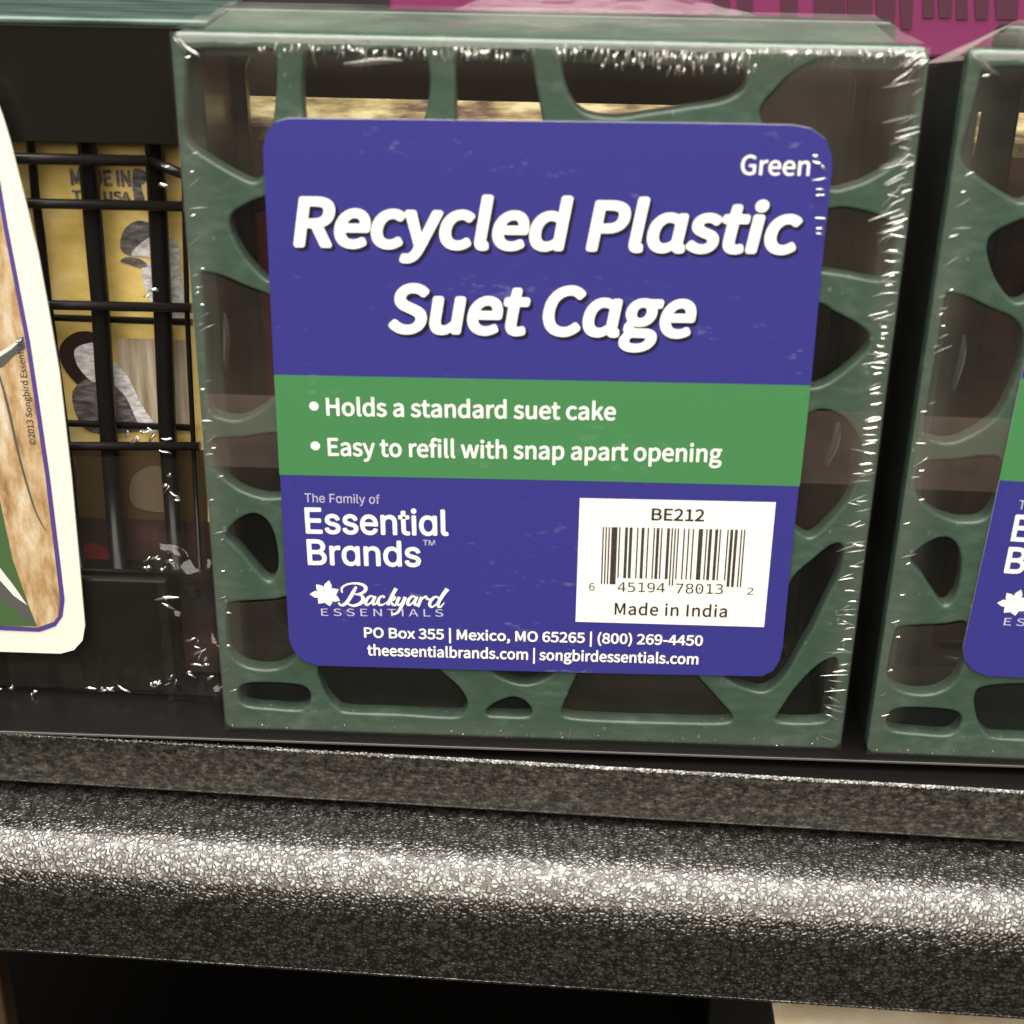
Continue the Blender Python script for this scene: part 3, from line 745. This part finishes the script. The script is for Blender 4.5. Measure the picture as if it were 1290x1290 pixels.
for xa, xb, lab_ in ((-0.005, 0.110, 'gold package seen as a yellow strip in the top openings of the whole green cage'),
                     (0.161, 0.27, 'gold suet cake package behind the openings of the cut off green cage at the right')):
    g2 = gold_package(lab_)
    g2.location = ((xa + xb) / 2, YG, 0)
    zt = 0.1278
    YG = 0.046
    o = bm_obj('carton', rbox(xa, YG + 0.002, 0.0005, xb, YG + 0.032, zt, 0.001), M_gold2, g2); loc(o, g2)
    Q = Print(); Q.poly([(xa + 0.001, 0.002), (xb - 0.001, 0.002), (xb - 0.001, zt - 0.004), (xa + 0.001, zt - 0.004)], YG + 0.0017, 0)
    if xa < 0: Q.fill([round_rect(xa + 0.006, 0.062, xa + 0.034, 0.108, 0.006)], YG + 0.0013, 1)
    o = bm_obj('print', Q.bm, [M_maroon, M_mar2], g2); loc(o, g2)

# magenta package, further back, cut off by the top of the picture
M_mag = mat('magenta_print', (0.17, 0.018, 0.085), 0.45, coat=0.3)
M_magk = mat('dark_magenta_print', (0.06, 0.012, 0.03), 0.5)
YM = 0.11
def mp_(px, py): return uv(px, py, YM)
dc = thing('dark_carton', 'dark brown carton at the back carrying the magenta package', 'carton', (0.12, YM, 0))
o = bm_obj('box_body', rbox(-0.12, YM - 0.004, 0.0005, 0.34, YM + 0.05, 0.134, 0.001), mat('dark_brown_card', (0.009, 0.007, 0.005), 0.9, spec=0.05), dc); o.data.transform(Matrix.Translation((-0.12, -YM, 0)))
mg = thing('seed_package', 'magenta package with big dark lettering behind the tops of the green cages', 'package', (0.12, YM, 0))
xa, xb = mp_(490, 20)[0], mp_(1330, 20)[0]; zb = 0.1345; zt = mp_(900, -90)[1]
o = bm_obj('carton', rbox(xa, YM, zb, xb, YM + 0.03, zt, 0.001), M_mag, mg); loc(o, mg)
Q = Print()
for a, b, bot in ((898,919,30),(929,948,30),(986,1002,32),(1028,1045,34),(1048,1064,30),(1070,1096,34),(1106,1125,36),(1136,1147,36),(1163,1176,22),(1184,1197,22),(1205,1218,24),(1230,1243,24),(1256,1280,24)):
    s = 3 if (a // 3) % 2 else -3; a -= 1; b += 1
    Q.poly([mp_(a - 1 + s, -40), mp_(a, bot), mp_(b, bot + .5), mp_(b + 1 - s, -40)], YM - 0.0003 - a * 1e-7, 0)
o = bm_obj('print', Q.bm, [M_magk], mg); loc(o, mg)

# ------------------------------------------------------------------ black wire basket at the left
YW = 0.016
def wp(px, py, y=YW): return on_y(px, py, y)
wb = thing('wire_basket', 'black wire suet basket at the left with a large cream photo card in front', 'suet basket', (-0.03, YW, 0))
WX0, WX1 = wp(-60, 300)[0], 0.0 - 0.0022
ztop = wp(100, 21)[2]
M_roof = mat('dark_green_roof', (0.030, 0.075, 0.058), 0.22, coat=1.0)
L(M_roof, ramp(M_roof, nz(M_roof, coords(M_roof, (50, 400, 30), (0, 0, 0.9)), 1, 3), [(0.35, (0.025, 0.065, 0.05)), (0.7, (0.11, 0.17, 0.14))]), bsdf(M_roof).inputs['Base Color'])
parts = []
parts.append(bm_obj('roof', rbox(WX0 - 0.05, YW - 0.001, ztop - 0.0014, 0.0040, YW + 0.04, ztop, 0.0005), M_roof, wb))
zh = wp(100, 180)[2]
parts.append(bm_obj('header_panel', rbox(WX0 - 0.05, YW - 0.0004, zh, WX1 + 0.003, YW + 0.0022, ztop - 0.00145, 0.0003), M_black, wb))
bm = bmesh.new()
def vbar(pts, wpx, y=YW + 0.003):
    bm = bmesh.new(); tube(bm, [wp(a, b, y) for a, b in pts], wpx / 5100 / 2, 10)
    parts.append(bm_obj('upright_bar', bm, M_wire, wb))
vbar([(38,172),(45,251),(52,301),(60,378),(84,560),(102,720)], 10)
vbar([(109,172),(118,290),(126,378),(131,467),(138,560),(150,720)], 21)
vbar([(194,172),(200,290),(205,392),(211,545),(224,720)], 21)
vbar([(231,172),(233,290),(236,400),(243,545),(252,720)], 6)
def hbar(pts, wpx, y=YW):
    bm = bmesh.new(); tube(bm, [wp(a, b, y) for a, b in pts], wpx / 5100 / 2, 10)
    parts.append(bm_obj('cross_bar', bm, M_wire, wb))
for pts, w_ in (([(-60,197),(20,199.6),(187,202.7)], 12), ([(187,202.7),(232,220)], 11), ([(-60,253),(34,256),(232,260)], 11),
                ([(-60,380),(60,384),(242,388)], 11), ([(-60,558),(87,562),(252,562)], 10), ([(-60,714),(103,718.5),(240,722)], 6)):
    hbar(pts, w_)
for pts, w_ in (([(-60,396),(64,400),(242,406)], 8), ([(-60,529),(81,533),(244,539)], 8)):
    hbar(pts, w_, YW + 0.0058)
parts.append(bm_obj('base_tray', rbox(WX0 - 0.05, YW - 0.002, 0.0, wp(226, 868)[0], YW + 0.036, wp(100, 722)[2], 0.0008), M_black, wb))
# the card
YC = 0.0105
def cp(px, py): return uv(px, py, YC)
M_card = mat('card_cream', (0.78, 0.74, 0.65), 0.5, coat=0.2)
M_purple = mat('card_purple', (0.075, 0.045, 0.22), 0.5)
M_bark = mat('bark_photo', (0.4, 0.28, 0.16), 0.5, coat=0.2)
vb = coords(M_bark, (170, 1, 55), (0, -0.17, 0)); b1 = nz(M_bark, vb, 1.3, 7, 0.68)
L(M_bark, ramp(M_bark, b1, [(0.30, (0.15, 0.085, 0.04)), (0.44, (0.40, 0.25, 0.11)), (0.56, (0.55, 0.41, 0.25)), (0.72, (0.72, 0.66, 0.58))]), bsdf(M_bark).inputs['Base Color'])
M_leafg = mat('green_photo', (0.055, 0.115, 0.04), 0.5, coat=0.2)
M_feather = mat('white_photo', (0.7, 0.68, 0.64), 0.5)
M_greyd = mat('dark_photo', (0.085, 0.08, 0.075), 0.5)
edge = [(-70,105),(-14,112),(-4,128),(4,150),(12,176),(22,215),(33,258),(48,320),(62,395),(75,470),(90,600),(100,710),(107,788),(104,807),(93,819),(76,823.5),(0,821),(-70,819)]
cm = curve_mesh([[cp(*p) for p in edge]], 0.0006)
cm.transform(Matrix.Translation((0, YC, 0)))
parts.append(link('card', cm, M_card, wb, 'large cream card with a purple line round a photograph of bark'))
Q = Print(); y = YC - 0.00015
line = [(-70,130),(-24,135),(-10,172),(1,232),(10,285),(38,430),(50,510),(63,600),(75,700),(81.5,755),(79,776),(70,788.5),(50,795.5),(0,793.5),(-70,791)]
def inset(pts, d):
    return [(a - d if i < 11 else a - d * .4, b - (d if i > 10 else 0)) for i, (a, b) in enumerate(pts)]
Q.fill([[cp(*p) for p in line]], y, 0)
Q.fill([[cp(*p) for p in inset(line, 5.5)]], y - 0.00004, 1)
Q.fill([[cp(*p) for p in ((-70,610),(-6,615),(0,628),(6,657),(16,703),(36,761),(47,788.5),(0,788),(-70,786))]], y - 0.00008, 2)
Q.fill([[cp(*p) for p in ((-30,690),(0,724),(36,764),(45,785),(30,780),(0,752),(-30,730))]], y - 0.00010, 4)
Q.fill([[cp(*p) for p in ((-30,680),(0,714),(20,740),(35,762),(18,750),(0,730),(-30,700))]], y - 0.00012, 3)
Q.fill([[cp(*p) for p in ((-30,455),(0,450),(14,440),(30,423),(33,438),(18,448),(4,462),(-30,470))]], y - 0.00010, 4)
Q.fill([[cp(*p) for p in ((-30,448),(0,443),(14,435),(27,423),(28,427),(14,440),(0,449),(-30,454))]], y - 0.00012, 3)
Q.stroke([cp(*p) for p in ((-4,460),(10,510),(26,580),(44,640),(58,668))], [.0003, .0006, .0005, .0004, .0002], y - 0.00010, 4)
Q.text('©2013 Songbird Essentials', F_HUM, cp(46, 560), cp(28, 424), 0.0014, y - 0.00012, 5, bold=0.012)
parts.append(bm_obj('photo_print', Q.bm, [M_purple, M_bark, M_leafg, M_feather, M_greyd, M_ink], parts[-1]))
# loose film round the basket, crumpled at the lower right
bm = bmesh.new()
def crumple(x0, z0, x1, z1, y, nx, nz_, amp, fr, mi, seed):
    g_ = []
    for i in range(nx + 1):
        for j in range(nz_ + 1):
            x, z = x0 + (x1 - x0) * i / nx, z0 + (z1 - z0) * j / nz_
            h = amp * (noise.noise(Vector((x * fr, z * fr, seed))) + 0.6 * abs(noise.noise(Vector((x * fr * 2.1, z * fr * 1.2, seed + 7)))))
            g_.append(bm.verts.new((x, y - h, z)))
    for i in range(nx):
        for j in range(nz_):
            k = i * (nz_ + 1) + j
            f = bm.faces.new((g_[k], g_[k + nz_ + 1], g_[k + nz_ + 2], g_[k + 1])); f.smooth = True; f.material_index = mi
zl = wp(100, 565)[2]
crumple(WX0, 0.001, -0.004, zl, YW - 0.0035, 90, 90, 0.0011, 75, 0, 2.0)
parts.append(bm_obj('shrink_wrap', bm, [M_crumple], wb)); bm = bmesh.new()
crumple(-0.0155, 0.0005, -0.0012, 0.045, YW - 0.006, 50, 120, 0.0030, 130, 0, 8.0)
rg = random.Random(5)
for X, Y, n_, sx_, sy_, ln_ in ((185,548,12,26,7,.0020),(216,600,9,8,34,.0022),(198,708,12,16,10,.0018),(212,772,4,8,26,.0045),(205,858,14,22,7,.0018),(250,830,12,16,26,.0030),(20,868,6,26,5,.002),(45,880,5,10,6,.0018),(110,868,8,60,3,.003),(200,240,3,14,50,.0016),(185,372,4,14,8,.0018)):
    for k in range(int(n_ * 0.7)):
        p = wp(X + rg.uniform(-sx_, sx_), Y + rg.uniform(-sy_, sy_), YW - 0.0050)
        ridge(bm, (p.x, p.z), rg.uniform(-0.6, 1.4), ln_ * rg.uniform(.5, 1.3), 0.0007 * rg.uniform(.6, 1.3), 0.0005 * rg.uniform(.5, 1.2), YW - 0.0050, 1, False)
parts.append(bm_obj('loose_film', bm, [M_crumple, M_glint], wb))
for o in parts:
    if o.parent is wb: loc(o, wb)
    else: loc(o, wb)

# ------------------------------------------------------------------ pale carton on the shelf below
M_kraft = mat('pale_carton', (0.55, 0.44, 0.28), 0.6)
L(M_kraft, ramp(M_kraft, nz(M_kraft, coords(M_kraft), 70, 5), [(0.35, (0.60, 0.46, 0.29)), (0.65, (0.80, 0.70, 0.52))]), bsdf(M_kraft).inputs['Base Color'])
zc = -0.062
a = on_z(971, 1262, zc)
ct = thing('carton', 'pale beige carton on the lower shelf showing below the hammered bar', 'carton', (a.x + 0.08, a.y, zc - 0.219))
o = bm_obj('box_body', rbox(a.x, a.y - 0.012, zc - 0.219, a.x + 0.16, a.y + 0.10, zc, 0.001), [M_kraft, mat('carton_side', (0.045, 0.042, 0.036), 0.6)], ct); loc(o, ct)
for p in o.data.polygons:            # the carton's left end is dark grey
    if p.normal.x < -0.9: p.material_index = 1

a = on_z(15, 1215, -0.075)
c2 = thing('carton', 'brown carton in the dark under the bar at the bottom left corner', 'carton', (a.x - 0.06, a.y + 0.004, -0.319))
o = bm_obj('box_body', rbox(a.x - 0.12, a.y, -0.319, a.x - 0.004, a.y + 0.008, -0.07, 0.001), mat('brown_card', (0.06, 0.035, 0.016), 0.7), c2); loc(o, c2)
